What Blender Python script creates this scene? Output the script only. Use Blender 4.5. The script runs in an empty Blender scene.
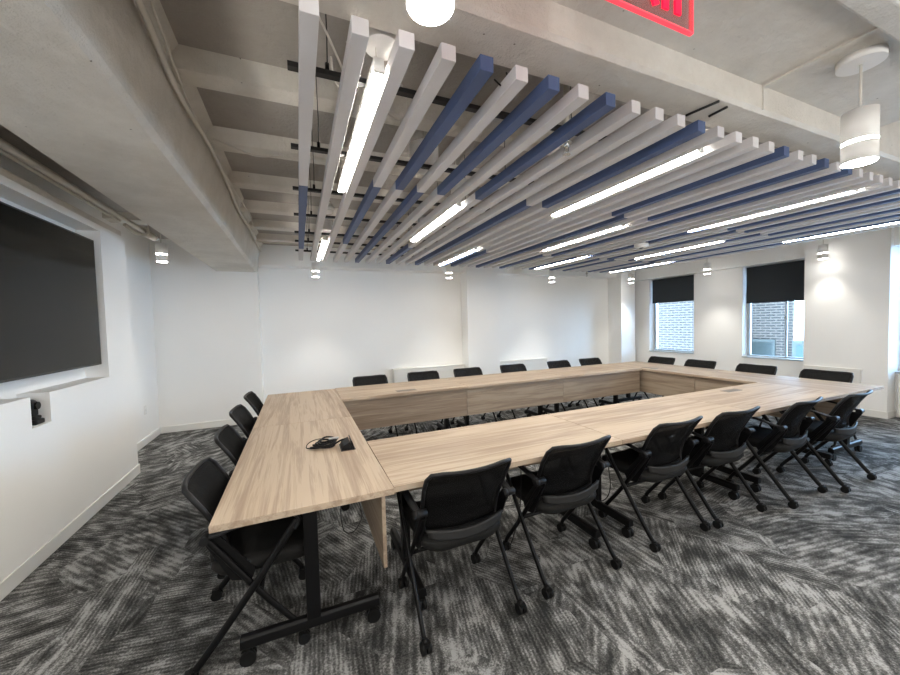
import bpy, bmesh, math, random
from mathutils import Vector, Matrix
PI = math.pi
C = bpy.context.scene.collection
random.seed(7)

# ------------------------------------------------------------------ camera
CAM_H = 1.5314
yaw, pitch, roll, FPX = .3992, .0400, -.0258, 357.98
fw = Vector((math.sin(yaw)*math.cos(pitch), math.cos(yaw)*math.cos(pitch), -math.sin(pitch)))
r0 = Vector((math.cos(yaw), -math.sin(yaw), 0)); u0 = r0.cross(fw)
rr = math.cos(roll)*r0 + math.sin(roll)*u0
uu = -math.sin(roll)*r0 + math.cos(roll)*u0
cam_data = bpy.data.cameras.new('camera'); cam = bpy.data.objects.new('camera', cam_data); C.objects.link(cam)
cam_data.sensor_width = 36; cam_data.lens = FPX/900*36; cam_data.clip_start = .02; cam_data.clip_end = 200
M = Matrix((rr, uu, -fw)).transposed().to_4x4(); M.translation = (0, 0, CAM_H)
cam.matrix_world = M
bpy.context.scene.camera = cam

# ------------------------------------------------------------------ exposure, sky, sun
S = bpy.context.scene
S.view_settings.view_transform = 'Standard'; S.view_settings.look = 'None'
S.view_settings.gamma = 1; S.view_settings.use_curve_mapping = False
S.view_settings.exposure = 1.45
S.cycles.use_denoising = True
S.cycles.max_bounces = 8; S.cycles.diffuse_bounces = 5; S.cycles.glossy_bounces = 4
S.cycles.transparent_max_bounces = 12
S.cycles.sample_clamp_indirect = 6
w = bpy.data.worlds.new('sky'); S.world = w; w.use_nodes = True
w.node_tree.nodes['Background'].inputs[0].default_value = (.42, .67, 1, 1)
w.node_tree.nodes['Background'].inputs[1].default_value = 8.0
LIN_E = 33.0      # emission of the linear lights
PEN_E = 18.0      # emission of the pendant rings
SPOT_W = 26.0     # watts of each pendant downlight

# ------------------------------------------------------------------ materials
def new_mat(name):
    m = bpy.data.materials.new(name); m.use_nodes = True
    nt = m.node_tree; b = nt.nodes['Principled BSDF']
    return m, nt, b
def N(nt, t, **kw):
    n = nt.nodes.new(t)
    for k, v in kw.items():
        if k in n.inputs: n.inputs[k].default_value = v
        else: setattr(n, k, v)
    return n
def plain(name, col, rough=.5, metal=0, noise=.0, scale=8, bump=0, spec=.5):
    m, nt, b = new_mat(name)
    b.inputs['Base Color'].default_value = (*col, 1); b.inputs['Roughness'].default_value = rough
    b.inputs['Metallic'].default_value = metal; b.inputs['Specular IOR Level'].default_value = spec
    if noise or bump:
        tc = N(nt, 'ShaderNodeTexCoord'); nz = N(nt, 'ShaderNodeTexNoise', Scale=scale, Detail=6.0, Roughness=.6)
        nt.links.new(tc.outputs['Object'], nz.inputs['Vector'])
        if noise:
            mx = N(nt, 'ShaderNodeMix', data_type='RGBA')
            mx.inputs[6].default_value = (*[c*(1-noise) for c in col], 1); mx.inputs[7].default_value = (*[min(1, c*(1+noise)) for c in col], 1)
            nt.links.new(nz.outputs[0], mx.inputs[0]); nt.links.new(mx.outputs[2], b.inputs['Base Color'])
        if bump:
            bp = N(nt, 'ShaderNodeBump', Strength=bump, Distance=.01)
            nt.links.new(nz.outputs[0], bp.inputs['Height']); nt.links.new(bp.outputs[0], b.inputs['Normal'])
    return m
def emit(name, col, e):
    m, nt, b = new_mat(name)
    b.inputs['Base Color'].default_value = (*col, 1)
    b.inputs['Emission Color'].default_value = (*col, 1); b.inputs['Emission Strength'].default_value = e
    return m

wall_m = plain('wall_paint', (.87, .862, .838), .6, noise=.015, scale=3, bump=.03)
base_m = plain('baseboard_paint', (.76, .75, .71), .4)
white_m = plain('white_enamel', (.78, .77, .75), .4)
black_m = plain('black_plastic', (.006, .006, .007), .5, spec=.3, noise=.1, scale=30)
metal_m = plain('black_metal', (.004, .004, .0045), .42, spec=.22)
rubber_m = plain('caster_rubber', (.005, .005, .005), .55, spec=.25)
rail_m = plain('black_rail', (.012, .012, .013), .5)
slatw_m = plain('white_slat', (.62, .605, .615), .55, noise=.03, scale=14, bump=.1)
slatb_m = plain('blue_slat', (.070, .105, .22), .55, noise=.05, scale=14, bump=.1)
blind_m = plain('roller_blind_fabric', (.022, .027, .032), .85, noise=.1, scale=60)
frame_m = plain('window_frame', (.42, .47, .50), .4)
pipe_m = plain('painted_pipe', (.55, .52, .46), .5, noise=.12, scale=18, bump=.2)
chrome_m = plain('sprinkler_metal', (.7, .7, .68), .25, metal=.9)
screen_m = plain('screen_glass', (.003, .0035, .003), .10, spec=.22)
bezel_m = plain('screen_bezel', (.01, .01, .01), .35)
outlet_m = plain('outlet_plastic', (.72, .71, .68), .4)
cable_m = plain('white_cable', (.6, .57, .52), .5)
silver_m = plain('silver_foot', (.45, .45, .46), .3, metal=.6)
shade_m = plain('fixture_white', (.8, .79, .77), .45)

def concrete(name, ca, cb):
    m, nt, b = new_mat(name)
    tc = N(nt, 'ShaderNodeTexCoord')
    a = N(nt, 'ShaderNodeTexNoise', Scale=2.2, Detail=8.0, Roughness=.65); f = N(nt, 'ShaderNodeTexNoise', Scale=26.0, Detail=6.0, Roughness=.7)
    v = N(nt, 'ShaderNodeTexVoronoi', Scale=9.0)
    for n in (a, f, v): nt.links.new(tc.outputs['Object'], n.inputs['Vector'])
    cr = N(nt, 'ShaderNodeValToRGB'); cr.color_ramp.elements[0].position = .3; cr.color_ramp.elements[1].position = .72
    cr.color_ramp.elements[0].color = ca; cr.color_ramp.elements[1].color = cb
    nt.links.new(a.outputs[0], cr.inputs[0])
    pits = N(nt, 'ShaderNodeValToRGB'); pits.color_ramp.elements[0].position = .018; pits.color_ramp.elements[1].position = .045
    pits.color_ramp.elements[0].color = (.25, .23, .2, 1); pits.color_ramp.elements[1].color = (1, 1, 1, 1)
    nt.links.new(v.outputs['Distance'], pits.inputs[0])
    mu = N(nt, 'ShaderNodeMix', data_type='RGBA', blend_type='MULTIPLY'); mu.inputs[0].default_value = 1
    nt.links.new(cr.outputs[0], mu.inputs[6]); nt.links.new(pits.outputs[0], mu.inputs[7]); nt.links.new(mu.outputs[2], b.inputs['Base Color'])
    ad = N(nt, 'ShaderNodeMath', operation='ADD'); nt.links.new(a.outputs[0], ad.inputs[0]); nt.links.new(f.outputs[0], ad.inputs[1])
    bp = N(nt, 'ShaderNodeBump', Strength=.6, Distance=.025); nt.links.new(ad.outputs[0], bp.inputs['Height']); nt.links.new(bp.outputs[0], b.inputs['Normal'])
    b.inputs['Roughness'].default_value = .65
    return m
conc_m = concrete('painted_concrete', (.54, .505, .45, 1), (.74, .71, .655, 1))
slab_m = concrete('dark_slab_concrete', (.30, .275, .25, 1), (.38, .35, .32, 1))  # ceiling slab in a darker concrete tone than the beams and joists

def wood(name, k=1.0):
    m, nt, b = new_mat(name)
    tc = N(nt, 'ShaderNodeTexCoord'); oi = N(nt, 'ShaderNodeObjectInfo')
    ms = N(nt, 'ShaderNodeMath', operation='MULTIPLY'); ms.inputs[1].default_value = 13.7; nt.links.new(oi.outputs['Random'], ms.inputs[0])
    va = N(nt, 'ShaderNodeVectorMath', operation='ADD'); nt.links.new(tc.outputs['Object'], va.inputs[0]); nt.links.new(ms.outputs[0], va.inputs[1])
    mp = N(nt, 'ShaderNodeMapping'); mp.inputs['Scale'].default_value = (1.1, 22, 22); nt.links.new(va.outputs[0], mp.inputs['Vector'])
    n1 = N(nt, 'ShaderNodeTexNoise', Scale=1.0, Detail=7.0, Roughness=.62, Distortion=.7); nt.links.new(mp.outputs[0], n1.inputs['Vector'])
    mp2 = N(nt, 'ShaderNodeMapping'); mp2.inputs['Scale'].default_value = (3, 130, 130); nt.links.new(va.outputs[0], mp2.inputs['Vector'])
    n2 = N(nt, 'ShaderNodeTexNoise', Scale=1.0, Detail=4.0, Roughness=.6); nt.links.new(mp2.outputs[0], n2.inputs['Vector'])
    mp3 = N(nt, 'ShaderNodeMapping'); mp3.inputs['Scale'].default_value = (.5, 3.5, 3.5); nt.links.new(va.outputs[0], mp3.inputs['Vector'])
    n3 = N(nt, 'ShaderNodeTexNoise', Scale=1.0, Detail=3.0, Roughness=.5); nt.links.new(mp3.outputs[0], n3.inputs['Vector'])
    a = N(nt, 'ShaderNodeMath', operation='MULTIPLY_ADD'); a.inputs[1].default_value = .35
    nt.links.new(n2.outputs[0], a.inputs[0]); nt.links.new(n1.outputs[0], a.inputs[2])
    a2 = N(nt, 'ShaderNodeMath', operation='MULTIPLY_ADD'); a2.inputs[1].default_value = .5
    nt.links.new(n3.outputs[0], a2.inputs[0]); nt.links.new(a.outputs[0], a2.inputs[2])
    cr = N(nt, 'ShaderNodeValToRGB'); e = cr.color_ramp.elements
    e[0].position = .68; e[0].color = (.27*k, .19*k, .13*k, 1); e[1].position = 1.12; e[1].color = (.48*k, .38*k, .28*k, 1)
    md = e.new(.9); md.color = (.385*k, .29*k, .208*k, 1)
    nt.links.new(a2.outputs[0], cr.inputs[0]); nt.links.new(cr.outputs[0], b.inputs['Base Color'])
    bp = N(nt, 'ShaderNodeBump', Strength=.06, Distance=.003); nt.links.new(a.outputs[0], bp.inputs['Height']); nt.links.new(bp.outputs[0], b.inputs['Normal'])
    b.inputs['Roughness'].default_value = .5
    return m
wood_m = wood('light_oak_laminate')
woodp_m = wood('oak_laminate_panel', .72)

def carpet():
    m, nt, b = new_mat('shard_carpet')
    tc = N(nt, 'ShaderNodeTexCoord')
    def layer(scale, rnd, off, wf):
        mp = N(nt, 'ShaderNodeMapping'); mp.inputs['Location'].default_value = off; mp.inputs['Scale'].default_value = (1, .75, 1)
        nt.links.new(tc.outputs['Object'], mp.inputs['Vector'])
        vo = N(nt, 'ShaderNodeTexVoronoi', Scale=scale, Randomness=rnd); vo.voronoi_dimensions = '2D'; vo.distance = 'MANHATTAN'
        nt.links.new(mp.outputs[0], vo.inputs['Vector'])
        sp = N(nt, 'ShaderNodeSeparateColor'); nt.links.new(vo.outputs['Color'], sp.inputs[0])
        an = N(nt, 'ShaderNodeMath', operation='MULTIPLY'); an.inputs[1].default_value = 6.28; nt.links.new(sp.outputs[0], an.inputs[0])
        vr = N(nt, 'ShaderNodeVectorRotate'); vr.rotation_type = 'Z_AXIS'
        nt.links.new(tc.outputs['Object'], vr.inputs['Vector']); nt.links.new(an.outputs[0], vr.inputs['Angle'])
        off2 = N(nt, 'ShaderNodeVectorMath', operation='ADD'); nt.links.new(vr.outputs[0], off2.inputs[0]); nt.links.new(vo.outputs['Color'], off2.inputs[1])
        m2 = N(nt, 'ShaderNodeMapping'); m2.inputs['Scale'].default_value = (1, .12, 1); nt.links.new(off2.outputs[0], m2.inputs['Vector'])
        n1 = N(nt, 'ShaderNodeTexWave', Scale=wf, Distortion=3.2, Detail=4.0); n1.inputs['Detail Scale'].default_value = 1.4; n1.bands_direction = 'X'; nt.links.new(m2.outputs[0], n1.inputs['Vector'])
        m3 = N(nt, 'ShaderNodeMapping'); m3.inputs['Scale'].default_value = (15, 6.5, 1); nt.links.new(off2.outputs[0], m3.inputs['Vector'])
        n2 = N(nt, 'ShaderNodeTexNoise', Scale=1.0, Detail=4.0, Roughness=.55); nt.links.new(m3.outputs[0], n2.inputs['Vector'])
        return n1, n2, sp
    a1, a2, sp = layer(1.5, 1, (0, 0, 0), 8.0); b1, b2, sp2 = layer(2.4, 1, (3.3, 1.7, 0), 15.0)
    pk = N(nt, 'ShaderNodeMath', operation='GREATER_THAN'); pk.inputs[1].default_value = .5; nt.links.new(sp2.outputs[1], pk.inputs[0])
    mx = N(nt, 'ShaderNodeMix', data_type='FLOAT'); nt.links.new(pk.outputs[0], mx.inputs[0]); nt.links.new(a1.outputs[1], mx.inputs[2]); nt.links.new(b1.outputs[1], mx.inputs[3])
    mx2 = N(nt, 'ShaderNodeMix', data_type='FLOAT'); nt.links.new(pk.outputs[0], mx2.inputs[0]); nt.links.new(a2.outputs[0], mx2.inputs[2]); nt.links.new(b2.outputs[0], mx2.inputs[3])
    def scaled(src, k, base=None):
        q = N(nt, 'ShaderNodeMath', operation='MULTIPLY_ADD'); q.inputs[1].default_value = k; q.inputs[2].default_value = 0
        nt.links.new(src, q.inputs[0])
        if base is not None: nt.links.new(base, q.inputs[2])
        return q.outputs[0]
    big = N(nt, 'ShaderNodeTexNoise', Scale=2.3, Detail=3.0, Roughness=.55); nt.links.new(tc.outputs['Object'], big.inputs['Vector'])
    gr = N(nt, 'ShaderNodeTexNoise', Scale=110.0, Detail=3.0, Roughness=.7); nt.links.new(tc.outputs['Object'], gr.inputs['Vector'])
    h = scaled(mx.outputs[0], .085); h = scaled(mx2.outputs[0], .74, h); h = scaled(big.outputs[0], .35, h); h = scaled(gr.outputs[0], .55, h)
    class _H: outputs = [h]
    ad2 = _H
    cr = N(nt, 'ShaderNodeValToRGB'); e = cr.color_ramp.elements
    e[0].position = .72; e[0].color = (.028, .028, .027, 1); e[1].position = 1.02; e[1].color = (.33, .327, .318, 1)
    k = e.new(.87); k.color = (.105, .104, .10, 1)
    nt.links.new(h, cr.inputs[0]); nt.links.new(cr.outputs[0], b.inputs['Base Color'])
    b.inputs['Roughness'].default_value = .95; b.inputs['Specular IOR Level'].default_value = .1
    bp = N(nt, 'ShaderNodeBump', Strength=.5, Distance=.004); nt.links.new(ad2.outputs[0], bp.inputs['Height']); nt.links.new(bp.outputs[0], b.inputs['Normal'])
    return m
carpet_m = carpet()

def brick():
    m, nt, b = new_mat('outside_brick')
    tc = N(nt, 'ShaderNodeTexCoord')
    sx = N(nt, 'ShaderNodeSeparateXYZ'); cx = N(nt, 'ShaderNodeCombineXYZ')
    nt.links.new(tc.outputs['Object'], sx.inputs[0])
    ad = N(nt, 'ShaderNodeMath', operation='ADD'); nt.links.new(sx.outputs[0], ad.inputs[0]); nt.links.new(sx.outputs[1], ad.inputs[1])
    nt.links.new(ad.outputs[0], cx.inputs[0]); nt.links.new(sx.outputs[2], cx.inputs[1])
    br = N(nt, 'ShaderNodeTexBrick', Scale=1.0); nt.links.new(cx.outputs[0], br.inputs['Vector'])
    br.inputs['Color1'].default_value = (.022, .015, .012, 1); br.inputs['Color2'].default_value = (.032, .022, .018, 1); br.inputs['Mortar'].default_value = (.14, .105, .078, 1)
    br.inputs['Brick Width'].default_value = .26; br.inputs['Row Height'].default_value = .078; br.inputs['Mortar Size'].default_value = .016
    nt.links.new(br.outputs[0], b.inputs['Base Color']); b.inputs['Roughness'].default_value = .9
    return m
brick_m = brick()

def glass():
    m, nt, b = new_mat('window_glass')
    out = nt.nodes['Material Output']
    t = N(nt, 'ShaderNodeBsdfTransparent'); t.inputs[0].default_value = (.93, .96, .97, 1)
    g = N(nt, 'ShaderNodeBsdfGlossy', Roughness=.02); fr = N(nt, 'ShaderNodeFresnel', IOR=1.45)
    mx = N(nt, 'ShaderNodeMixShader'); nt.links.new(fr.outputs[0], mx.inputs[0]); nt.links.new(t.outputs[0], mx.inputs[1]); nt.links.new(g.outputs[0], mx.inputs[2])
    nt.links.new(mx.outputs[0], out.inputs[0])
    return m
glass_m = glass()
def meshfab():
    m, nt, b = new_mat('black_mesh_fabric')
    b.inputs['Base Color'].default_value = (.005, .005, .0055, 1); b.inputs['Roughness'].default_value = .75; b.inputs['Specular IOR Level'].default_value = .12
    tc = N(nt, 'ShaderNodeTexCoord'); wv = N(nt, 'ShaderNodeTexWave', Scale=75.0); wv.bands_direction = 'Z'
    nt.links.new(tc.outputs['Object'], wv.inputs['Vector'])
    mp = N(nt, 'ShaderNodeMapRange'); mp.inputs[3].default_value = .78; mp.inputs[4].default_value = .96
    nt.links.new(wv.outputs[1], mp.inputs[0]); nt.links.new(mp.outputs[0], b.inputs['Alpha'])
    return m
mesh_m = meshfab()
band_m = plain('grey_black_plastic', (.020, .020, .020), .55, spec=.35)
seat_m = plain('black_seat_fabric', (.010, .0098, .0095), .75, spec=.25, noise=.15, scale=120, bump=.15)
lin_m = emit('linear_diffuser', (1, .95, .86), LIN_E)
pen_m = emit('pendant_glow', (1, .97, .92), PEN_E)
exit_m = emit('exit_red_letters', (1, .0, .035), .45)
def acrylic():
    m, nt, b = new_mat('exit_acrylic')
    b.inputs['Base Color'].default_value = (.26, .09, .09, 1); b.inputs['Alpha'].default_value = .5; b.inputs['Roughness'].default_value = .15
    return m
acry_m = acrylic()
edge_m = emit('exit_lit_edge', (1, .06, .09), .36)

# ------------------------------------------------------------------ mesh helpers
def box(bm, x0, x1, y0, y1, z0, z1, mi=0):
    vs = [bm.verts.new(p) for p in ((x0,y0,z0),(x1,y0,z0),(x1,y1,z0),(x0,y1,z0),(x0,y0,z1),(x1,y0,z1),(x1,y1,z1),(x0,y1,z1))]
    for f in ((0,3,2,1),(4,5,6,7),(0,1,5,4),(1,2,6,5),(2,3,7,6),(3,0,4,7)):
        fc = bm.faces.new([vs[i] for i in f]); fc.material_index = mi
    return bm
def prism(bm, pts, y0, y1, axis='y', mi=0):
    """profile pts (a,b) extruded along an axis: y -> (a=x,b=z), x -> (a=y,b=z), z -> (a=x,b=y)"""
    def P(a, b, t): return {'y': (a, t, b), 'x': (t, a, b), 'z': (a, b, t)}[axis]
    A = [bm.verts.new(P(a, b, y0)) for a, b in pts]; B = [bm.verts.new(P(a, b, y1)) for a, b in pts]
    n = len(pts)
    bm.faces.new(A).material_index = mi; bm.faces.new(B[::-1]).material_index = mi
    for i in range(n): bm.faces.new((A[i], B[i], B[(i+1) % n], A[(i+1) % n])).material_index = mi
def cyl(bm, c, r, h, axis='z', seg=20, r2=None, mi=0):
    r2 = r if r2 is None else r2
    c = Vector(c); ax = {'x': (Vector((0,1,0)), Vector((0,0,1)), Vector((1,0,0))), 'y': (Vector((0,0,1)), Vector((1,0,0)), Vector((0,1,0))), 'z': (Vector((1,0,0)), Vector((0,1,0)), Vector((0,0,1)))}[axis]
    A = []; B = []
    for i in range(seg):
        t = 2*PI*i/seg; d = ax[0]*math.cos(t)+ax[1]*math.sin(t)
        A.append(bm.verts.new(c+d*r)); B.append(bm.verts.new(c+d*r2+ax[2]*h))
    bm.faces.new(A[::-1]).material_index = mi; bm.faces.new(B).material_index = mi
    for i in range(seg):
        f = bm.faces.new((A[i], A[(i+1) % seg], B[(i+1) % seg], B[i])); f.material_index = mi; f.smooth = True
def spline(pts, n=6):
    pts = [Vector(p) for p in pts]
    if len(pts) < 3: return pts
    out = []
    for i in range(len(pts)-1):
        p0 = pts[max(i-1, 0)]; p1 = pts[i]; p2 = pts[i+1]; p3 = pts[min(i+2, len(pts)-1)]
        for k in range(n):
            t = k/n
            out.append(.5*((2*p1)+(-p0+p2)*t+(2*p0-5*p1+4*p2-p3)*t*t+(-p0+3*p1-3*p2+p3)*t**3))
    out.append(pts[-1]); return out
def tube(bm, pts, rx, ry=None, seg=10, smooth=True, closed=False, mi=0, up=(0, 0, 1)):
    """sweep an ellipse (rx sideways, ry along 'up') through pts"""
    ry = ry or rx
    pts = [Vector(p) for p in pts]; rings = []; n = len(pts)
    for i, p in enumerate(pts):
        a = pts[(i-1) % n] if closed else pts[max(i-1, 0)]; b = pts[(i+1) % n] if closed else pts[min(i+1, n-1)]
        t = (b-a).normalized(); U = Vector(up)
        if abs(t.dot(U)) > .97: U = Vector((0, 1, 0))
        s = t.cross(U).normalized(); q = s.cross(t)
        rings.append([bm.verts.new(p+s*rx*math.cos(2*PI*k/seg+PI/seg)+q*ry*math.sin(2*PI*k/seg+PI/seg)) for k in range(seg)])
    m = n if closed else n-1
    for i in range(m):
        A = rings[i]; B = rings[(i+1) % n]
        for k in range(seg):
            f = bm.faces.new((A[k], A[(k+1) % seg], B[(k+1) % seg], B[k])); f.smooth = smooth; f.material_index = mi
    if not closed:
        bm.faces.new(rings[0][::-1]).material_index = mi; bm.faces.new(rings[-1]).material_index = mi
def square_tube(bm, pts, wx, wy, up=(0, 0, 1)):
    k = math.sqrt(2)
    tube(bm, pts, wx/2*k, wy/2*k, seg=4, smooth=False, up=up)
def sheet(bm, fn, nu, nv, th, mi=0):
    """solid curved panel: fn(u,v)->point; thickness th along the local normal"""
    def nrm(u, v):
        e = 1e-3; a = Vector(fn(min(u+e, 1), v))-Vector(fn(max(u-e, 0), v)); b = Vector(fn(u, min(v+e, 1)))-Vector(fn(u, max(v-e, 0)))
        return a.cross(b).normalized()
    F = [[None]*(nv+1) for _ in range(nu+1)]; G = [[None]*(nv+1) for _ in range(nu+1)]
    for i in range(nu+1):
        for j in range(nv+1):
            p = Vector(fn(i/nu, j/nv)); n = nrm(i/nu, j/nv)
            F[i][j] = bm.verts.new(p+n*th/2); G[i][j] = bm.verts.new(p-n*th/2)
    def q(a, b, c, d): f = bm.faces.new((a, b, c, d)); f.smooth = True; f.material_index = mi
    for i in range(nu):
        for j in range(nv):
            q(F[i][j], F[i+1][j], F[i+1][j+1], F[i][j+1]); q(G[i][j], G[i][j+1], G[i+1][j+1], G[i+1][j])
    for i in range(nu):
        q(F[i][0], G[i][0], G[i+1][0], F[i+1][0]); q(F[i+1][nv], G[i+1][nv], G[i][nv], F[i][nv])
    for j in range(nv):
        q(F[0][j+1], G[0][j+1], G[0][j], F[0][j]); q(F[nu][j], G[nu][j], G[nu][j+1], F[nu][j+1])
def obj(name, bm, mats, parent=None, bevel=0, sub=0):
    bmesh.ops.recalc_face_normals(bm, faces=bm.faces)
    me = bpy.data.meshes.new(name); bm.to_mesh(me); bm.free()
    for m in (mats if isinstance(mats, (list, tuple)) else [mats]): me.materials.append(m)
    o = bpy.data.objects.new(name, me); C.objects.link(o)
    if parent: o.parent = parent
    if bevel:
        b = o.modifiers.new('bevel', 'BEVEL'); b.width = bevel; b.segments = 2; b.limit_method = 'ANGLE'
    if sub:
        s = o.modifiers.new('subdivision', 'SUBSURF'); s.levels = sub; s.render_levels = sub
    return o
def BM(): return bmesh.new()
def struct(name, bm, m, bevel=0):
    o = obj(name, bm, m, bevel=bevel); o['kind'] = 'structure'; return o
def tag(o, label, cat, group=None):
    o['label'] = label; o['category'] = cat
    if group: o['group'] = group
    return o
def thing(name, label, cat, loc=(0, 0, 0), rz=0, group=None):
    o = bpy.data.objects.new(name, None); C.objects.link(o); o.empty_display_size = .1
    o.location = loc; o.rotation_euler = (0, 0, rz); return tag(o, label, cat, group)
def dup(root, loc, rz, label, group=None):
    r = root.copy(); C.objects.link(r); r.location = loc; r.rotation_euler = (0, 0, rz); r['label'] = label
    if group: r['group'] = group
    for ch in list(root.children):
        c = ch.copy(); C.objects.link(c); c.parent = r
        for g in ch.children:
            d = g.copy(); C.objects.link(d); d.parent = c
    return r
ORD = ['first','second','third','fourth','fifth','sixth','seventh','eighth','ninth','tenth','eleventh','twelfth','thirteenth','fourteenth','fifteenth','sixteenth','seventeenth','eighteenth','nineteenth','twentieth',
       'twenty-first','twenty-second','twenty-third','twenty-fourth','twenty-fifth','twenty-sixth','twenty-seventh','twenty-eighth','twenty-ninth','thirtieth','thirty-first','thirty-second','thirty-third','thirty-fourth','thirty-fifth','thirty-sixth','thirty-seventh','thirty-eighth','thirty-ninth','fortieth']

# ------------------------------------------------------------------ room shell
YB = 6.8; SLAB = 2.88; NEARC = 2.62; YN = -2.6; XL = -1.65; XLR = -1.96; XR = 7.95
bm = BM(); box(bm, -2.1, 8.4, YN-.1, 7.0, -.1, 0); struct('floor', bm, carpet_m)
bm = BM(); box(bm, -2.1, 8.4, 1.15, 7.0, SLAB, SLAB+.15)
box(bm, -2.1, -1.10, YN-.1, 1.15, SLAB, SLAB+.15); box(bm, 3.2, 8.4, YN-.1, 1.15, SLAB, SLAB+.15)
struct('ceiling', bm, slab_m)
bm = BM(); box(bm, -.62, 3.2, YN-.1, 1.15, NEARC, SLAB+.15)
struct('ceiling_near', bm, conc_m)
# downstand beams
bm = BM(); prism(bm, [(-1.14, 2.43), (-.60, 2.43), (-.575, 2.455), (-.52, 2.83), (-.46, 2.89), (-1.14, 2.89)], YN, YB-.15); struct('beam_left', bm, conc_m)
bm = BM(); prism(bm, [(1.02, 2.515), (1.035, 2.5), (1.20, 2.5), (1.215, 2.515), (1.24, 2.89), (1.02, 2.89)], -.53, 8.2, 'x'); struct('beam_near', bm, conc_m)
bm = BM(); box(bm, -.56, 3.2, .56, .64, 2.585, NEARC+.02); struct('ceiling_rib', bm, conc_m, .008)
bm = BM(); box(bm, 2.07, 2.095, .64, 1.02, 2.61, NEARC+.01); box(bm, 2.075, 2.083, 1.014, 1.03, 2.51, 2.62); struct('ceiling_groove_strip', bm, conc_m)
# joists
for k in range(6):
    y1 = 2.285+.742*k
    if k == 5: y1 = 5.96
    bm = BM(); prism(bm, [(y1-.20, SLAB+.01), (y1-.15, 2.81), (y1-.14, 2.80), (y1-.01, 2.80), (y1, 2.81), (y1+.05, SLAB+.01)], -.56, 8.2, 'x')
    struct('ceiling_joist_%d' % (k+1), bm, conc_m)
bm = BM(); prism(bm, [(-1.14, 2.80), (-1.96, 2.80), (-1.96, 2.89), (-1.14, 2.89)], 5.2, 5.4); struct('ceiling_joist_left', bm, conc_m)
# left wall with the screen niche and the camera notch
NY0, NY1, NZ0, NZ1, ND = 2.05, 4.32, 1.115, 2.46, -1.82
bm = BM()
box(bm, -1.95, XL, YN, NY0, 0, 2.515); box(bm, -1.95, XL, NY1, 4.83, 0, 2.515)
box(bm, -1.95, XL, NY0, NY1, NZ1, 2.515); box(bm, -1.95, ND, NY0, NY1, .90, NZ1)
box(bm, -1.95, XL, NY0, NY1, 0, .905)
box(bm, ND, XL, NY0, 3.245, .905, NZ0); box(bm, ND, XL, 3.445, NY1, .905, NZ0)
struct('wall_left', bm, wall_m)
bm = BM(); box(bm, -1.95, -1.662, YN, 4.80, 2.515, 2.575); struct('trim_1', bm, conc_m, .01)
bm = BM(); box(bm, -2.1, XLR, YN, 6.9, 0, SLAB); struct('wall_left_rear', bm, wall_m)
bm = BM(); box(bm, -2.0, -.58, 6.55, 7.0, 0, SLAB)
box(bm, -.58, 8.2, YB, 7.0, 0, SLAB)
struct('wall_back', bm, wall_m)
bm = BM(); box(bm, -.58, 3.14, 6.52, YB, 2.545, SLAB); box(bm, 3.87, 7.23, 6.52, YB, 2.545, SLAB); struct('beam_back', bm, wall_m)
bm = BM(); box(bm, 3.14, 3.87, 6.5, YB, 0, SLAB); struct('column_back', bm, wall_m)
bm = BM(); box(bm, 7.23, 7.70, 6.4, YB, 0, SLAB); struct('column_corner', bm, wall_m)
bm = BM(); box(bm, 7.70, 8.3, 2.25, 3.18, 0, SLAB); struct('column_right', bm, wall_m)
W = [(5.13, 6.2, .72), (3.17, 4.2, .72), (.3, 2.25, .64)]
bm = BM()
ys = [YB, 6.2, 5.13, 4.2, 3.17]
box(bm, XR, 8.25, 6.2, YB, 0, 2.47); box(bm, XR, 8.25, 4.2, 5.13, 0, 2.47)
box(bm, XR, 8.25, YN, .3, 0, 2.47)
for y0, y1, s in W: box(bm, XR, 8.25, y0, y1, 0, s)
struct('wall_right', bm, wall_m)
bm = BM(); box(bm, 7.80, 8.3, 3.18, YB, 2.465, SLAB); box(bm, 7.80, 8.3, YN, 2.25, 2.465, SLAB); struct('beam_right', bm, wall_m)
bm = BM(); box(bm, -2.1, 8.3, YN-.1, YN, 0, SLAB); struct('wall_near', bm, wall_m)
# baseboards
bh = .10
def bb(name, *bs):
    bm = BM()
    for b in bs: box(bm, *b)
    struct(name, bm, base_m, .004)
bb('baseboard_left', (XL, XL+.012, YN, 4.842, 0, bh), (-1.95, XL+.012, 4.83, 4.842, 0, bh))
bb('baseboard_left_rear', (XLR, XLR+.012, 4.85, 6.55, 0, bh))
bb('baseboard_back', (XLR+.012, -.568, 6.538, 6.55, 0, bh), (-.58, -.568, 6.55, YB, 0, bh), (-.568, 1.62, YB-.012, YB, 0, bh), (5.22, 7.23, YB-.012, YB, 0, bh), (3.14, 3.87, 6.488, 6.5, 0, bh))
bb('baseboard_right', (XR-.012, XR, 3.18, 6.4, 0, bh), (7.688, 7.70, 2.238, 3.18, 0, bh), (7.70, 7.95, 2.238, 2.25, 0, bh))

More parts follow.
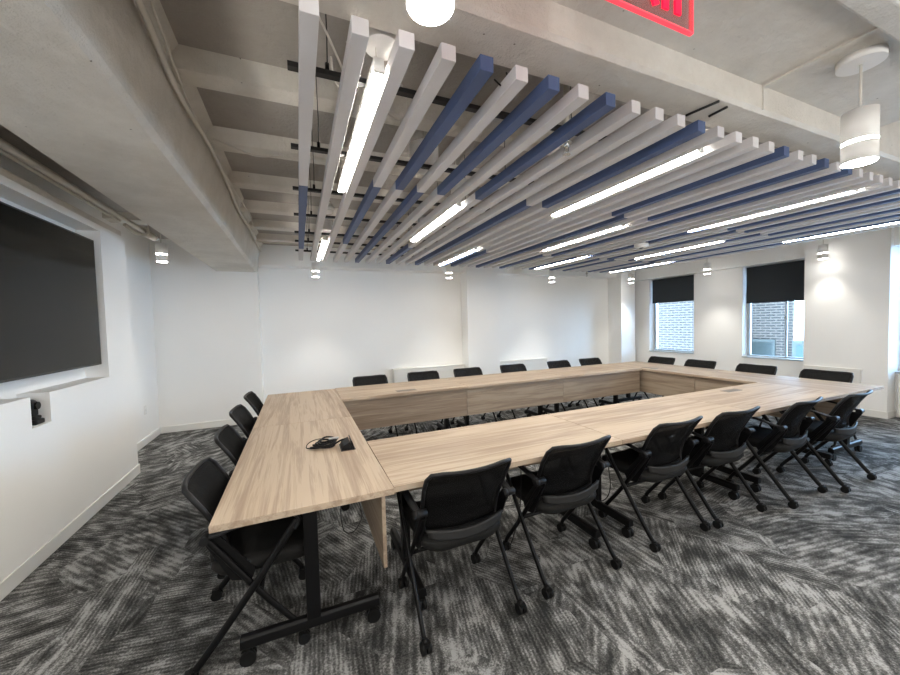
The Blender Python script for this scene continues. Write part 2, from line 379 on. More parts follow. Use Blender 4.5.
# windows
for n, (y0, y1, s) in enumerate(W):
    bm = BM(); t = .045; X0, X1 = 8.10, 8.16; zt = 2.465
    box(bm, X0, X1, y0, y0+t, s, zt); box(bm, X0, X1, y1-t, y1, s, zt); box(bm, X0, X1, y0+t, y1-t, s, s+t); box(bm, X0, X1, y0+t, y1-t, zt-t, zt)
    if n == 1: box(bm, X0+.01, X1-.01, 3.585, 3.61, s+t, zt-t)
    fr = struct('window_%d' % (n+1), bm, frame_m, .004)
    bm = BM(); box(bm, 8.127, 8.133, y0+t-.01, y1-t+.01, s+t-.01, zt-t+.01); obj('pane', bm, glass_m, fr)
    bm = BM(); box(bm, 7.925, 8.10, y0, y1, s, s+.025); obj('sill', bm, frame_m, fr, .004)
    bm = BM(); cyl(bm, (8.115, y1-.03 if n != 1 else 3.62, 1.45), .01, .05, 'z', 8); obj('latch', bm, frame_m, fr)
for n, (y0, y1, zb, lb) in enumerate([(5.14, 6.18, 1.885, 'dark charcoal roller blind half lowered in the far window near the room corner'), (3.19, 4.175, 1.765, 'dark charcoal roller blind half lowered in the window left of the wide column')]):
    t = thing('roller_blind', lb, 'blind', (8.03, (y0+y1)/2, zb))
    hw = (y1-y0)/2
    bm = BM(); box(bm, -.0015, .0015, -hw, hw, .02, 2.455-zb); obj('blind_fabric', bm, blind_m, t)
    bm = BM(); box(bm, -.006, .006, -hw, hw, 0, .02); obj('bottom_bar', bm, blind_m, t)
    bm = BM(); cyl(bm, (.035, -hw, 2.43-zb), .022, 2*hw, 'y', 12); obj('roller', bm, blind_m, t)

# ------------------------------------------------------------------ outside
t = thing('brick_building', 'brick building outside seen through the far window, bricks filling its pane', 'building', (11.2, 9, 0))
bm = BM(); box(bm, 0, 1.5, -2.2, 6, -8, 4.6); obj('wall', bm, brick_m, t)
t = thing('brick_building', 'brick building outside with a low band of grey windows, behind the column window', 'building', (13.0, 6, 0))
bm = BM(); prism(bm, [(0, -.42), (4, 1.7), (4, 5), (0, 5)], -8, 5.4, 'z'); obj('wall', bm, brick_m, t)
for y0, y1 in ((-.02, .02), (.0, .72)):
    if y0 < 0: continue
    bm = BM(); box(bm, -.05, 0, y0, y1, -.55, .78); box(bm, -.07, -.05, y0, y1, .72, .80); o = obj('window', bm, plain('outside_window_frame', (.06, .06, .05), .5), t)
    bm = BM(); box(bm, -.055, -.05, y0+.06, y1-.06, -.5, .70); obj('pane', bm, plain('outside_pane', (.03, .035, .03), .3), o)
t = thing('low_extension', 'low outbuilding with teal glazing outside, at the right edge of the column window', 'building', (12.6, 4.2, 0))
bm = BM(); box(bm, 0, 3, -2.4, 1.25, -8, .80); obj('wall', bm, plain('outside_panel', (.07, .07, .06), .6), t)
bm = BM(); box(bm, -.02, 0, -2.0, 1.15, .15, .68); obj('pane', bm, plain('outside_teal_pane', (.03, .05, .045), .3), t)

# ------------------------------------------------------------------ convector covers
def cover(label, x0, x1, y0, y1, z1, loc=None, face='y'):
    t = thing('convector_cover', label, 'radiator cover', ((x0+x1)/2, (y0+y1)/2, 0))
    hx, hy = (x1-x0)/2, (y1-y0)/2
    bm = BM(); box(bm, -hx, hx, -hy, hy, .02, z1-.02); obj('body', bm, base_m, t, .004)
    bm = BM(); box(bm, -hx-(.01 if face == 'y' else 0), hx, -hy-.01, hy, z1-.02, z1); obj('top', bm, base_m, t, .004)
    bm = BM()
    if face == 'y':
        for i in range(3): box(bm, -hx+.06, hx-.06, -hy-.004, -hy, z1-.10+i*.02, z1-.094+i*.02)
    else:
        for i in range(3): box(bm, -hx-.004, -hx, -hy+.05, hy-.05, z1-.10+i*.02, z1-.094+i*.02)
    obj('vent', bm, white_m, t)
cover('white convector cover along the back wall left of the square column', 1.64, 3.13, 6.66, YB, .68)
cover('white convector cover along the back wall right of the square column', 3.88, 5.21, 6.66, YB, .68)
cover('flat white cover panel on the face of the wide right column', 7.665, 7.70, 2.51, 3.16, .69, face='x')
cover('white convector cover below the rightmost window', 7.86, 7.95, .4, 2.2, .63, face='x')

# ------------------------------------------------------------------ screen wall
t = thing('wall_screen', 'large black flat television in the recess of the left wall', 'television', (-1.70, 3.22, 1.25))
bm = BM(); box(bm, -.03, .03, -1.06, 1.03, -.012, 1.11); obj('bezel', bm, bezel_m, t, .004)
bm = BM(); box(bm, .03, .032, -1.045, 1.015, .004, 1.095); obj('screen', bm, screen_m, t)
bm = BM(); box(bm, -.115, -.03, -.3, .3, .25, .85); obj('wall_bracket', bm, black_m, t)
t = thing('conference_camera', 'small black pan-tilt camera in the notch below the television', 'camera', (-1.735, 3.40, .905))
bm = BM(); box(bm, -.06, .06, -.06, .035, 0, .035); box(bm, -.05, .05, -.05, .025, .035, .06); obj('base', bm, black_m, t, .01)
bm = BM(); box(bm, -.035, .035, -.045, .02, .06, .12); cyl(bm, (0, -.05, .13), .042, .07, 'y', 20); obj('head', bm, black_m, t, .006)
bm = BM(); cyl(bm, (.03, -.012, .13), .026, .022, 'x', 16); obj('lens', bm, screen_m, t)
t = thing('wall_outlet', 'white duplex outlet plate low on the recessed left wall', 'outlet', (XLR, 6.05, .46))
bm = BM(); box(bm, 0, .006, -.037, .037, -.06, .06); obj('plate', bm, outlet_m, t, .002)
for z in (-.028, .028):
    bm = BM(); box(bm, .006, .009, -.016, .016, z-.015, z+.015); obj('socket', bm, white_m, t, .003)
bm = BM(); box(bm, -.006, 0, -.036, .036, -.06, .06); o = obj('wall_plate', bm, outlet_m); o.location = (XR, 4.75, .33)
tag(o, 'blank white plate on the wall between the two right windows', 'outlet')

# pipes in the pocket over the left wall
def pipe(name, label, pts, r, m=pipe_m, n=5, cat='pipe', group=None):
    bm = BM(); tube(bm, spline(pts, n), r, seg=10); o = obj(name, bm, m); tag(o, label, cat, group); return o
pipe('ceiling_pipe', 'thick painted pipe running above the top edge of the screen wall', [(-1.49, YN+.1, 2.60), (-1.49, 2, 2.60), (-1.49, 4.9, 2.60)], .024)
pipe('ceiling_pipe', 'thinner painted pipe beside the thick one above the screen wall', [(-1.64, YN+.1, 2.66), (-1.64, 2, 2.66), (-1.64, 4.7, 2.66)], .014)
pipe('ceiling_conduit', 'thin conduit tight to the slab above the screen wall', [(-1.28, YN+.1, 2.80), (-1.28, 2, 2.80), (-1.28, 5.0, 2.80)], .012, cat='conduit')
t = thing('valve_joint', 'painted pipe coupling hanging at the far end of the screen wall pipes', 'pipe fitting', (-1.49, 4.98, 2.60))
bm = BM(); cyl(bm, (0, -.1, 0), .04, .26, 'y', 16); cyl(bm, (0, -.13, 0), .05, .03, 'y', 16); obj('coupling', bm, pipe_m, t)
bm = BM(); tube(bm, [(0, 0, .04), (0, 0, .25)], .008); obj('hanger', bm, pipe_m, t)
bm = BM(); tube(bm, spline([(-.1, -.3, .02), (-.05, -.15, -.03), (0, -.1, 0)]), .018); obj('elbow', bm, pipe_m, t)

# ------------------------------------------------------------------ cables along the beam
yy = [1.25, 1.7, 2.2, 2.8, 3.5, 4.2, 5.0, 5.8, 6.4]
pipe('ceiling_cable', 'bundle of painted cable clipped along the inner edge of the left beam', [(-.50+.012*math.sin(i*2.3), y, 2.74+.012*math.cos(i*1.7)) for i, y in enumerate(yy)], .014, cable_m, cat='cable')
pipe('ceiling_cable', 'thin dark-edged cable looping beside the left beam cable bundle', [(-.48+.03*math.sin(i*1.3+1), y, 2.77+.02*math.cos(i*2.1)) for i, y in enumerate(yy)], .006, cable_m, cat='cable')
pipe('ceiling_cable', 'white cable sagging from the left beam at the top of the photo', [(-.48, 1.62, 2.72), (-.40, 1.50, 2.66), (-.27, 1.42, 2.62), (-.12, 1.33, 2.62), (.02, 1.25, 2.66)], .006, cable_m, cat='cable')
pipe('ceiling_cable', 'straight white cable above the sagging one at the top of the photo', [(-.48, 1.50, 2.68), (-.30, 1.40, 2.64), (-.1, 1.30, 2.65), (.05, 1.24, 2.69)], .005, cable_m, cat='cable')
pipe('ceiling_cable', 'white cable crossing to the second slat from the near beam', [(.02, 1.245, 2.66), (.12, 1.33, 2.56), (.20, 1.42, 2.47)], .004, cable_m, cat='cable')
pipe('ceiling_cable', 'thin cable drooping over the second joist near the left beam', [(-.47, 2.80, 2.78), (-.36, 2.84, 2.76), (-.22, 2.88, 2.74), (-.05, 2.9, 2.78)], .006, cable_m, cat='cable')
pipe('ceiling_conduit', 'painted conduit crossing the ceiling just before the back beam', [(-.50, 5.6, 2.74), (-.44, 5.70, 2.74), (-.30, 5.72, 2.74), (1, 5.72, 2.74), (5, 5.72, 2.74)], .014, pipe_m, cat='conduit')
for x, y, lb in ((.22, 1.50, 'coil of white cable beside the first light over the slats'), (.46, 1.62, 'loop of white cable above the fourth slat near the rail')):
    pipe('ceiling_cable', lb, [(x, y, 2.66), (x+.05, y+.02, 2.55), (x+.03, y+.06, 2.50), (x-.04, y+.06, 2.52), (x-.06, y+.02, 2.60)], .004, cable_m, cat='cable')
pipe('ceiling_wire', 'short dark wire hanging behind the near end of the fifth slat', [(.80, 1.25, 2.52), (.80, 1.23, 2.46), (.76, 1.22, 2.44), (.72, 1.21, 2.45)], .003, black_m, cat='wire')

# ------------------------------------------------------------------ slat ceiling
SX0, SP, SW, SZ = .062, .1435, .052, 2.40
nearB = {5, 7, 9, 13, 18, 21, 23, 29, 31, 34, 36, 38}
midB = {1, 4, 6, 12, 19, 23, 27, 30, 33, 36, 39}
farB = {6, 9, 12, 15, 16, 19, 22, 26, 29, 31, 35, 37, 39}
for i in range(1, 41):
    x = SX0+SP*(i-1); cuts = [1.115, 2.285, 3.965, 5.09]
    if i == 1: cuts = [1.09, 2.41, 4.34, 5.09]
    cols = [i in nearB, i in midB, i in farB]
    desc = {(0,0,0): 'all white', (1,0,0): 'blue at its near end', (0,1,0): 'blue in its middle', (0,0,1): 'blue at its far end',
            (1,1,0): 'blue but for a white far end', (0,1,1): 'white only at its near end', (1,0,1): 'blue at both ends', (1,1,1): 'all blue'}[tuple(int(c) for c in cols)]
    t = thing('ceiling_slat', 'ceiling slat, %s, %s from the left edge of the slat field' % (desc, ORD[i-1]), 'ceiling slat', (x, 1.115, SZ), 0, 'slats of the suspended ceiling')
    # merge equal neighbours into one section
    runs = []
    for k in range(3):
        if runs and runs[-1][2] == cols[k]: runs[-1][1] = cuts[k+1]
        else: runs.append([cuts[k], cuts[k+1], cols[k]])
    for a, b, c in runs:
        bm = BM(); box(bm, -SW/2, SW/2, a-1.115, b-1.115-.001, 0, .052)
        o = obj('section', bm, slatb_m if c else slatw_m, t, .0015)
        if len(runs) > 1: o['label'] = 'blue section' if c else 'white section'
RY = [1.42, 2.035, 2.64, 3.24, 3.84, 4.23, 4.75]
rails = ['nearest the near beam', 'second from the near beam', 'third from the near beam', 'fourth from the near beam', 'fifth from the near beam', 'second from the far end', 'closest to the back wall']
for y, lb in zip(RY, rails):
    bm = BM(); box(bm, .0, 5.70, y-.014, y+.014, SZ+.052, SZ+.070)
    tag(obj('slat_rail', bm, rail_m), 'long black rail carrying the ceiling slats, '+lb, 'rail', 'rails carrying the slats')
n = 0
for y in RY:
    for k, x in enumerate((.135, 1.28, 2.43, 3.58, 4.73, 5.6)):
        if n >= 40: break
        bm = BM(); tube(bm, [(x, y, SZ+.068), (x+.004, y+.01, 2.62), (x, y, 2.879)], .0022, seg=6)
        cyl(bm, (x, y, SZ+.07), .008, .03, 'z', 8)
        tag(obj('hanger_wire', bm, metal_m), 'thin hanger wire of the black rail %s, %s from the left' % (lb if False else rails[RY.index(y)], ORD[k]), 'hanger', 'hanger wires of the slat rails'); n += 1

# linear lights
def linear(label, x, y0):
    L = 1.21
    t = thing('linear_light', label, 'ceiling light', (x, y0, SZ+.002), 0, 'linear lights between the slats')
    bm = BM(); box(bm, -.018, .018, 0, L, .014, .046); obj('housing', bm, shade_m, t, .002)
    bm = BM(); box(bm, -.017, .017, .012, L-.012, 0, .014); obj('diffuser', bm, lin_m, t, .004)
    for y in (0, L-.012):
        bm = BM(); box(bm, -.018, .018, y, y+.012, -.001, .014); obj('end_cap', bm, shade_m, t)
    for y in (.04, L-.04):
        bm = BM(); tube(bm, [(0, y, .044), (0, y, .38)], .0022, seg=6); obj('suspension_wire', bm, cable_m, t)
    bm = BM(); cyl(bm, (.02, .035, .105), .062, .10, 'z', 32); obj('canopy', bm, shade_m, t, .003)
LX = [SX0+SP*(k-.5) for k in (2, 8, 14, 20, 26, 32, 38)]
linear('lit linear light between the second and third slats, near end, left edge', LX[0]+.012, 1.25)
linear('lit linear light at the far left, ending near the back wall', LX[0], 3.86)
linear('lit linear light in the second row from the left, mid ceiling', LX[1], 2.46)
linear('lit linear light in the third row from the left, near end of the slats', LX[2], 1.25)
linear('lit linear light in the third row from the left, by the back wall', LX[2], 3.86)
linear('lit linear light in the middle of the ceiling, fourth row from the left', LX[3], 2.50)
linear('lit linear light in the fifth row from the left, near end of the slats', LX[4], 1.25)
linear('lit linear light in the fifth row from the left, by the back wall', LX[4], 3.83)
linear('lit linear light in the sixth row from the left, mid ceiling', LX[5]+.03, 2.62)
linear('lit linear light nearest the right wall, at the near end', LX[6], 1.25)
linear('lit linear light nearest the right wall, at the far end', LX[6], 3.86)

# pendant downlights
def pendant(label, x, y, z, zc, wide=False, energy=1.0, fill_w=0):
    t = thing('pendant_light', label, 'pendant light', (x, y, z), 0, 'cylinder pendants around the room')
    r = .056
    bm = BM(); cyl(bm, (0, 0, .004), r, .075, 'z', 36); obj('lower_ring', bm, shade_m, t)
    bm = BM(); cyl(bm, (0, 0, .0), r*.94, .004, 'z', 36); g = obj('lamp_glow', bm, pen_m, t)
    bm = BM(); cyl(bm, (0, 0, .079), r*.97, .014, 'z', 36); obj('glow_band', bm, pen_m, t)
    bm = BM(); cyl(bm, (0, 0, .093), r, .125, 'z', 36); obj('shade', bm, shade_m, t)
    if zc-z > .235:
        bm = BM(); tube(bm, [(0, 0, .218), (0, 0, zc-z)], .005, seg=8); obj('stem', bm, cable_m, t)
        bm = BM(); cyl(bm, (0, 0, zc-z-.032 if wide else zc-z-.015), .075 if wide else .05,   .032 if wide else .015, 'z', 36); obj('canopy', bm, shade_m, t)
    ld = bpy.data.lights.new('downlight', 'SPOT'); ld.energy = SPOT_W*energy; ld.spot_size = math.radians(80); ld.spot_blend = .75; ld.shadow_soft_size = .04; ld.color = (1, .97, .91)
    lo = bpy.data.objects.new('downlight', ld); C.objects.link(lo); lo.parent = t; lo.location = (0, 0, -.01)
    if fill_w:  # added omni lamp that fills the near ceiling, not part of the fitting
        gd = bpy.data.lights.new('fill_light', 'POINT'); gd.energy = fill_w; gd.shadow_soft_size = .15; gd.color = (1, .97, .93)
        go = bpy.data.objects.new('fill_light', gd); C.objects.link(go); go.parent = t; go.location = (0, 0, -.25)
pendant('round glowing pendant at the top centre over the camera', .31, .80, 2.262, NEARC, energy=.6)
pendant('large cylinder pendant with a round canopy at the upper right', 2.255, .755, 2.175, NEARC, wide=True)
pendant('cylinder pendant left of the left beam by the alcove wall', -1.47, 5.3, 2.35, 2.80)
pendant('cylinder pendant before the back wall, leftmost of that row', .283, 6.1, 2.32, SLAB)
pendant('cylinder pendant before the back wall just left of the square column', 2.585, 6.1, 2.36, SLAB)
pendant('cylinder pendant before the back wall right of the square column', 4.92, 6.1, 2.335, SLAB)
pendant('cylinder pendant at the far corner of the back and window walls', 7.21, 6.1, 2.36, SLAB)
pendant('cylinder pendant in front of the wall between the two windows', 7.5, 4.585, 2.374, SLAB)
pendant('cylinder pendant in front of the wide right column', 7.5, 2.88, 2.373, SLAB, energy=.5)
# added pendants out of view, put in to light the near part of the room
pendant('added cylinder pendant, out of view, beside the near right corner of the room', 4.6, .5, 2.35, SLAB)
pendant('added cylinder pendant, out of view, by the near right windows', 7.2, .7, 2.35, SLAB)
pendant('added fill pendant, unseen, behind the camera on the left', -1.0, -1.2, 2.10, 2.43, fill_w=18)
pendant('added fill pendant, unseen, behind the camera in the middle', 1.2, -1.5, 2.1, NEARC, fill_w=20)
pendant('added fill pendant, unseen, behind the camera on the right', 3.9, -1.3, 2.1, SLAB, fill_w=27)
pendant('unseen cylinder pendant left of the beam beside the screen', -1.30, 1.5, 2.40, SLAB, energy=.7)

# detectors, sprinklers, speaker discs
def detector(label, x, y, z, zc, r=.05):
    t = thing('smoke_detector', label, 'smoke detector', (x, y, z))
    bm = BM(); cyl(bm, (0, 0, .02), r, .03, 'z', 28); cyl(bm, (0, 0, 0), r*.6, .02, 'z', 28, r2=r*.95); obj('body', bm, white_m, t)
    bm = BM(); cyl(bm, (0, 0, -.004), r*.28, .006, 'z', 16); obj('sensor', bm, rail_m if r > .06 else shade_m, t)
    bm = BM(); cyl(bm, (0, 0, .05), r*.7, .03, 'z', 28, r2=r*.5); obj('base', bm, white_m, t)
    bm = BM(); tube(bm, [(0, 0, .08), (0, 0, zc-z)], .004, seg=6); obj('stem', bm, cable_m, t)
detector('white detector hanging between the second and third slats', .25, 3.02, 2.43, SLAB)
detector('white dome detector below the slats at the right of the ceiling', 3.70, 2.99, 2.345, SLAB, .075)
def sprinkler(label, x, y, z, zc):
    t = thing('sprinkler', label, 'sprinkler', (x, y, z))
    bm = BM(); cyl(bm, (0, 0, .03), .012, .05, 'z', 12); tube(bm, [(-.012, 0, .03), (-.012, 0, .008), (0, 0, .0)], .003); tube(bm, [(.012, 0, .03), (.012, 0, .008), (0, 0, 0)], .003); obj('head', bm, chrome_m, t)
    bm = BM(); cyl(bm, (0, 0, -.004), .02, .003, 'z', 16); obj('deflector', bm, chrome_m, t)
    bm = BM(); cyl(bm, (0, 0, .05), .028, .006, 'z', 20); obj('escutcheon', bm, chrome_m, t)
    bm = BM(); cyl(bm, (0, 0, .056), .014, zc-z-.056, 'z', 12); obj('drop_pipe', bm, pipe_m, t)
sprinkler('small metal sprinkler head among the slats near their near end', SX0+SP*8.5, 1.46, 2.37, SLAB)
sprinkler('metal sprinkler head hanging at the far corner of the slats', 5.1, 5.3, 2.36, SLAB)
for x, y, lb in ((.86, 2.42, 'round white ceiling disc above the fifth slat'), (1.55, 3.3, 'round white ceiling disc above the tenth slat')):
    t = thing('ceiling_speaker', lb, 'ceiling speaker', (x, y, 2.62))
    bm = BM(); cyl(bm, (0, 0, 0), .10, .16, 'z', 32); obj('body', bm, shade_m, t)
    bm = BM(); cyl(bm, (0, 0, -.006), .085, .006, 'z', 32); obj('grille', bm, white_m, t)
    bm = BM(); tube(bm, [(0, 0, .16), (0, 0, SLAB-2.62)], .006); obj('stem', bm, cable_m, t)
for a_, b_, lb in (((1.745, 1.165), (1.775, 1.035), 'longer'), ((1.86, 1.13), (1.86, 1.05), 'shorter')):
    bm = BM(); tube(bm, [(*a_, 2.494), (*b_, 2.494)], .006, seg=6)
    tag(obj('ceiling_rod', bm, rail_m), 'thin dark rod under the near beam beside the slats, '+lb+' of the pair', 'rod')

# exit sign
t = thing('exit_sign', 'red edge-lit EXIT sign hanging at the top of the photo', 'exit sign', (.722, .567, 2.194))
bm = BM(); box(bm, -.15, .15, .0, .007, .0, .21); obj('acrylic_panel', bm, acry_m, t)
bm = BM(); box(bm, -.15, .15, -.001, .009, -.003, 0); box(bm, .15, .153, -.001, .009, -.003, .21); box(bm, -.153, -.15, -.001, .009, -.003, .21); obj('lit_edge', bm, edge_m, t)
bm = BM(); box(bm, -.16, .16, -.03, .04, .21, .27); box(bm, -.16, .16, -.03, .04, .27, NEARC-2.2); obj('housing', bm, shade_m, t, .003)
bm = BM(); st = .019; z0, z1 = .021, .165
def bar(x0, x1, a, b): box(bm, x0, x1, -.0045, -.0005, a, b)
def diag(xa, za, xb, zb):
    d = Vector((xb-xa, 0, zb-za)).normalized(); s = Vector((d.z, 0, -d.x))*st/2
    P = [Vector((xa, 0, za))+s, Vector((xb, 0, zb))+s, Vector((xb, 0, zb))-s, Vector((xa, 0, za))-s]
    A = [bm.verts.new((p.x, -.0045, p.z)) for p in P]; B = [bm.verts.new((p.x, -.0005, p.z)) for p in P]
    bm.faces.new(A); bm.faces.new(B[::-1])
    for i in range(4): bm.faces.new((A[i], A[(i+1) % 4], B[(i+1) % 4], B[i]))
bar(-.125, -.106, z0, z1); bar(-.106, -.065, z0, z0+st); bar(-.106, -.065, z1-st, z1); bar(-.106, -.072, .083, .102)
diag(-.045, z0, .025, z1); diag(.025, z0, -.045, z1)
bar(.045, .064, z0, z1)
bar(.068, .124, z1-st, z1); bar(.0855, .1045, z0, z1-st)
o = obj('letters', bm, exit_m, t); o['label'] = 'red letters EXIT'
ld = bpy.data.lights.new('exit_glow', 'POINT'); ld.energy = .22; ld.color = (1, .12, .12); ld.shadow_soft_size = .08
lo = bpy.data.objects.new('exit_glow', ld); C.objects.link(lo); lo.parent = t; lo.location = (-.02, .09, .12)

# ------------------------------------------------------------------ tables (local: length along x, inner edge +y)
def caster(bm, x, y, r=.03):
    for s in (-1, 1): cyl(bm, (x+s*.013-.009, y, r), r, .018, 'x', 16)
    cyl(bm, (x-.005, y, r), r*.4, .01, 'x', 10)
    tube(bm, [(x, y, r+.005), (x, y+.004, r*2+.012)], .011, seg=8)
    box(bm, x-.014, x+.014, y-.022, y+.016, r+.012, r*2+.004)
TL, TD = 1.521, .760
def make_table(label):
    t = thing('training_table', label, 'table', (0, 0, 0), 0, 'wood-topped tables in the open rectangle')
    bm = BM(); box(bm, -TL/2, TL/2, -TD/2, TD/2, .710, .74); obj('tabletop', bm, wood_m, t, .0015)
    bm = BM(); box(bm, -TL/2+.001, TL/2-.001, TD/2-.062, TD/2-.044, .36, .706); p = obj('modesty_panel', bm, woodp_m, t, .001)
    bm = BM()
    for x in (-.5, .5): box(bm, x-.02, x+.02, TD/2-.075, TD/2-.062, .6, .71)
    obj('panel_bracket', bm, metal_m, p)
    bm = BM(); box(bm, -.60, .60, -.03, .03, .66, .705); obj('crossbar', bm, metal_m, t, .003)
    for s in (-1, 1):
        bm = BM(); x = s*(TL/2-.15)
        box(bm, x-.022, x+.022, -.032, .032, .10, .70); box(bm, x-.03, x+.03, -.20, .20, .69, .71)
        lg = obj('leg', bm, metal_m, t, .004)
        bm = BM(); prism(bm, [(x-.026, .085), (x+.026, .085), (x+.022, .125), (x+.012, .135), (x-.012, .135), (x-.022, .125)], -.315, .315, 'y'); obj('foot', bm, metal_m, lg, .004)
        for yy_ in (-.285, .285):
            bm = BM(); caster(bm, x, yy_, .034); obj('caster', bm, rubber_m, lg)
    return t
t0 = make_table('x')
XI, XJ = .397, 4.967
cxL, cxR = -.365+TD/2, XJ+TD/2
specs = [  # x, y, rz (inner side +y local)
 (cxL, 1.679+.762, -PI/2, 'oak-topped table at the left front corner with the black cable box on it', True),
 (cxL, 1.679+2.286, -PI/2, 'oak-topped table at the far end of the left side, in front of the alcove', False),
 (XI+.762, 1.698+TD/2, 0, 'oak-topped table of the near row touching the left side table', False),
 (XI+2.286, 1.698+TD/2, 0, 'middle oak-topped table of the near row', False),
 (XI+3.81, 1.698+TD/2, 0, 'right oak-topped table of the near row with a flush cable cover', True),
 (XI+.762, 4.009+TD/2, PI, 'leftmost oak-topped table of the far row with a flush cable cover', True),
 (XI+2.286, 4.009+TD/2, PI, 'middle oak-topped table of the far row before the square column', False),
 (XI+3.81, 4.009+TD/2, PI, 'rightmost oak-topped table of the far row', False),
 (cxR, 1.698+.762, PI/2, 'oak-topped table at the right front corner in front of the wide column', False),
 (cxR, 1.698+2.286, PI/2, 'oak-topped table at the far right corner with a cable cover near the windows', True),
]
def lid(parent):
    bm = BM(); box(bm, -.12, .12, .20, .285, .7395, .742); obj('cable_cover', bm, plain('grey_brown_lid', (.13, .105, .08), .4), parent, .001)
tabs = []
for k, (x, y, rz, lb, c) in enumerate(specs):
    if k == 0: t = t0; t.location = (x, y, 0); t.rotation_euler = (0, 0, rz); t['label'] = lb
    else: t = dup(t0, (x, y, 0), rz, lb)
    tabs.append((t, c))
for t, c in tabs:
    if c and t is not tabs[0][0]: lid(t)

# cable box and coil on the left table
t = thing('cable_bundle', 'coil of black video cable lying on the left front table', 'cable', (.135, 2.455, .742))
bm = BM()
for k in range(5):
    rx, ry = .075-.006*k, .035+.003*k
    tube(bm, [( -.02+.01*k+rx*math.cos(a*PI/9), .006*math.sin(k*2)+ry*math.sin(a*PI/9), .010+.009*k+.006*math.sin(a*.7+k)) for a in range(18)], .0055, closed=True)
tube(bm, spline([(.04, -.02, .012), (.09, 0, .03), (.12, .0, .035), (.14, -.01, .03)]), .006)
obj('coil', bm, black_m, t)
bm = BM(); tube(bm, [(-.035+.085*math.cos(a*PI/12), .03+.05*math.sin(a*PI/12), .006+.03*max(0, math.sin(a*PI/12))) for a in range(24)], .003, closed=True); o = obj('thin_cord', bm, black_m, t)
bm = BM(); box(bm, -.012, .05, .0, .02, .012, .024)
for v in bm.verts: v.co += Vector((.03, -.02, .035))
obj('plug', bm, silver_m, t, .002)
t = thing('power_box', 'black flip-up power box at the inner edge of the left front table', 'power box', (.262, 2.40, .7395))
bm = BM(); box(bm, -.045, .045, -.075, .075, 0, .004); obj('frame', bm, black_m, t, .002)
bm = BM(); prism(bm, [(-.04, .004), (.03, .004), (.012, .05), (-.028, .03)], -.065, .065); obj('socket_block', bm, black_m, t, .003)
bm = BM(); prism(bm, [(.030, .004), (.036, .004), (.024, .058), (.018, .058)], -.07, .07); obj('lid', bm, metal_m, t, .001)
# cables hanging under tables
pipe('hanging_cable', 'thin black cable looping under the near end of the left front table', [(.16, 1.80, .70), (.155, 1.80, .60), (.17, 1.80, .52), (.22, 1.82, .50), (.26, 1.84, .56), (.24, 1.86, .66), (.22, 1.86, .70)], .0025, black_m, cat='cable')
pipe('hanging_cable', 'thin black cable dropping below the near row between the first two chairs', [(1.20, 1.80, .69), (1.20, 1.80, .55), (1.21, 1.84, .35), (1.22, 1.95, .10), (1.25, 2.05, .01)], .003, black_m, cat='cable')
pipe('hanging_cable', 'black cable loop hanging below the near row right of the second chair', [(1.86, 1.80, .70), (1.90, 1.80, .55), (1.92, 1.80, .38), (1.88, 1.81, .30), (1.80, 1.82, .32), (1.78, 1.83, .45), (1.78, 1.85, .70)], .003, black_m, cat='cable')

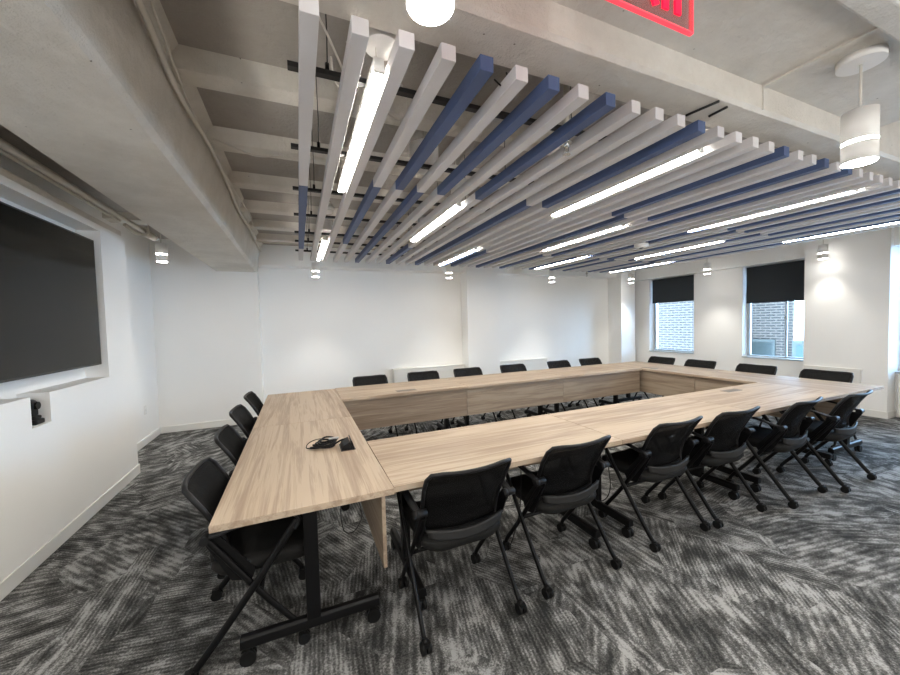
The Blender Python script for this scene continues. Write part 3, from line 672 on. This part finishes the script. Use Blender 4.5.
# ------------------------------------------------------------------ nesting chair (faces +y; rear casters at y=0)
def make_chair(label):
    t = thing('nesting_chair', label, 'chair', (0, 0, 0), 0, 'black nesting chairs around the tables')
    # seat
    bm = BM()
    def ring(z, y0, y1, hw, rad=.09, n=5):
        P = []
        for cx_, cy_, a0 in ((hw-rad, y1-rad, 0), (-hw+rad, y1-rad, 90), (-hw+rad, y0+rad, 180), (hw-rad, y0+rad, 270)):
            for k in range(n):
                a = math.radians(a0+90*k/(n-1)); P.append((cx_+rad*math.cos(a), cy_+rad*math.sin(a)))
        return [bm.verts.new((x, y, z+.012*(abs(x)/.23)**2+(-.02*((y-.45)/.1)**2 if y > .45 else 0))) for x, y in P]
    R = [ring(.375, .13, .47, .17), ring(.392, .095, .515, .215), ring(.425, .075, .535, .232), ring(.458, .082, .53, .228), ring(.470, .12, .50, .19)]
    for a, b in zip(R, R[1:]):
        for k in range(len(a)):
            f = bm.faces.new((a[k], a[(k+1) % len(a)], b[(k+1) % len(a)], b[k])); f.smooth = True
    for f in (bm.faces.new(R[0][::-1]), bm.faces.new(R[-1])): f.smooth = True
    obj('seat', bm, seat_m, t)
    # backrest
    def prof(z):   # y of the back centre line by height
        q = (z-.43)/.415
        return .112+.015*math.sin(min(1, q/.6)*PI)-.142*max(0, q-.25)**1.5/.65
    def back(u, v, z0=.50, z1=.832, k=.985):
        z = z0+(z1-z0)*v; hwid = (.205+.024*min(1, (z-.43)/.3))*k
        x = (u-.5)*2*hwid*(1-.035*max(0, (v-.86)/.14)**2.5)
        return (x, prof(z)+.034*(x/.22)**2, z-.010+.010*(x/.22)**2-.008*max(0, abs(u-.5)*2-.8)/.2*max(0, (v-.8)/.2))
    bm = BM(); sheet(bm, back, 14, 12, .006); obj('backrest', bm, mesh_m, t)
    bm = BM(); P = []
    for k in range(9): P.append(back(.015+.97*k/8, 1, z1=.835, k=1))
    side = [back(1, v, k=1) for v in (.9, .7, .5, .3, .1)]
    low = [back(1-k/8, 0, z0=.485, k=.97) for k in range(9)]
    side2 = [back(0, v, k=1) for v in (.1, .3, .5, .7, .9)]
    tube(bm, P+side+low+side2, .010, .012, seg=8, closed=True, up=(0, 1, 0)); fr = obj('back_frame', bm, black_m, t)
    bm = BM()
    def lum(u, v):
        z = .452+.052*v+.022*(abs(u-.5)*2)**2*(1 if v > .5 else 1.4); x = (u-.5)*2*(.205+.01*v)
        return (x, .066-.002*v+.036*(x/.22)**2, z)
    sheet(bm, lum, 14, 5, .016); obj('lumbar_band', bm, band_m, fr)
    for s in (-1, 1):
        # rear leg: arm front -> rear caster
        bm = BM(); tube(bm, spline([(s*.262, .455, .615), (s*.262, .43, .59), (s*.264, .25, .34), (s*.266, .05, .085), (s*.266, .018, .06)], 4), .0105, .017, seg=10); lg = obj('leg', bm, metal_m, t)
        bm = BM(); caster(bm, s*.266, .008, .027); obj('caster', bm, rubber_m, lg)
        # front leg: back pivot -> front caster
        bm = BM(); tube(bm, spline([(s*.238, .085, .60), (s*.238, .12, .55), (s*.240, .30, .285), (s*.240, .44, .10), (s*.240, .455, .062)], 4), .0105, .0145, seg=10); lg = obj('leg', bm, metal_m, t)
        bm = BM(); caster(bm, s*.240, .462, .027); obj('caster', bm, rubber_m, lg)
        # arm
        bm = BM(); tube(bm, spline([(s*.255, .075, .622), (s*.262, .13, .632), (s*.268, .22, .655), (s*.268, .34, .672), (s*.264, .43, .662), (s*.262, .462, .618), (s*.262, .44, .585)], 5), .020, .0095, seg=10); a = obj('armrest', bm, black_m, t)
        bm = BM(); cyl(bm, (s*.250-.035,   .085, .620), .019, .07, 'x', 20); cyl(bm, (s*.250-.03, .085, .620), .022, .02, 'x', 20); obj('pivot', bm, black_m, a)
        bm = BM(); prism(bm, [(.06, .61), (.13, .61), (.27, .42), (.25, .37), (.17, .39)], s*.228-.004, s*.228+.004, 'x'); obj('side_plate', bm, metal_m, t)
    bm = BM(); tube(bm, [(-.240, .285, .31), (.240, .285, .31)], .012); tube(bm, [(-.23, .20, .40), (.23, .20, .40)], .011)
    obj('crossbar', bm, metal_m, t)
    return t
ch0 = make_chair('x')
chairs = []
near = [(.752, 1.535, .02), (1.478, 1.575, .03), (2.366, 1.60, .02), (3.010, 1.585, -.01), (3.81, 1.52, .06), (4.51, 1.462, .03)]
nl = ['black nesting chair at the near row, closest to the left side table', 'black nesting chair at the near row, second from the left', 'black nesting chair at the near row, third from the left', 'black nesting chair at the near row, third from the right',
      'black nesting chair at the near row, second from the right', 'black nesting chair at the right end of the near row']
for (x, y, a), lb in zip(near, nl): chairs.append((x, y, a, lb))
ll = ['black nesting chair in the left front corner, tucked under the table end', 'black nesting chair on the left side, second from the front', 'black nesting chair on the left side, third from the front', 'farthest black nesting chair on the left side']
for (x, y, a), lb in zip([(-.495, 2.085, -PI/2), (-.51, 2.81, -PI/2+.04), (-.535, 3.56, -PI/2-.02), (-.52, 4.28, -PI/2)], ll): chairs.append((x, y, a, lb))
fl = ['black nesting chair at the far row, leftmost', 'black nesting chair at the far row before the left convector cover, second from left', 'black nesting chair at the far row, just left of the square column',
      'black nesting chair at the far row, just right of the square column', 'black nesting chair at the far row, second from the right', 'rightmost black nesting chair at the far row']
for (x, a), lb in zip([(.872, .04), (1.638, -.02), (2.352, .02), (3.163, 0), (4.08, .03), (4.785, -.02)], fl): chairs.append((x, 4.955, PI+a, lb))
rl = ['black nesting chair on the window side, farthest, under the first window', 'black nesting chair on the window side before the wall between the windows', 'black nesting chair on the window side below the second window', 'black nesting chair on the window side before the wide column']
for (y, a), lb in zip([(4.352, .03), (3.69, -.02), (2.935, .02), (2.215, 0)], rl): chairs.append((5.915, y, PI/2+a, lb))
for k, (x, y, a, lb) in enumerate(chairs):
    if k == 0: ch0.location = (x, y, 0); ch0.rotation_euler = (0, 0, a); ch0['label'] = lb
    else: dup(ch0, (x, y, 0), a, lb)
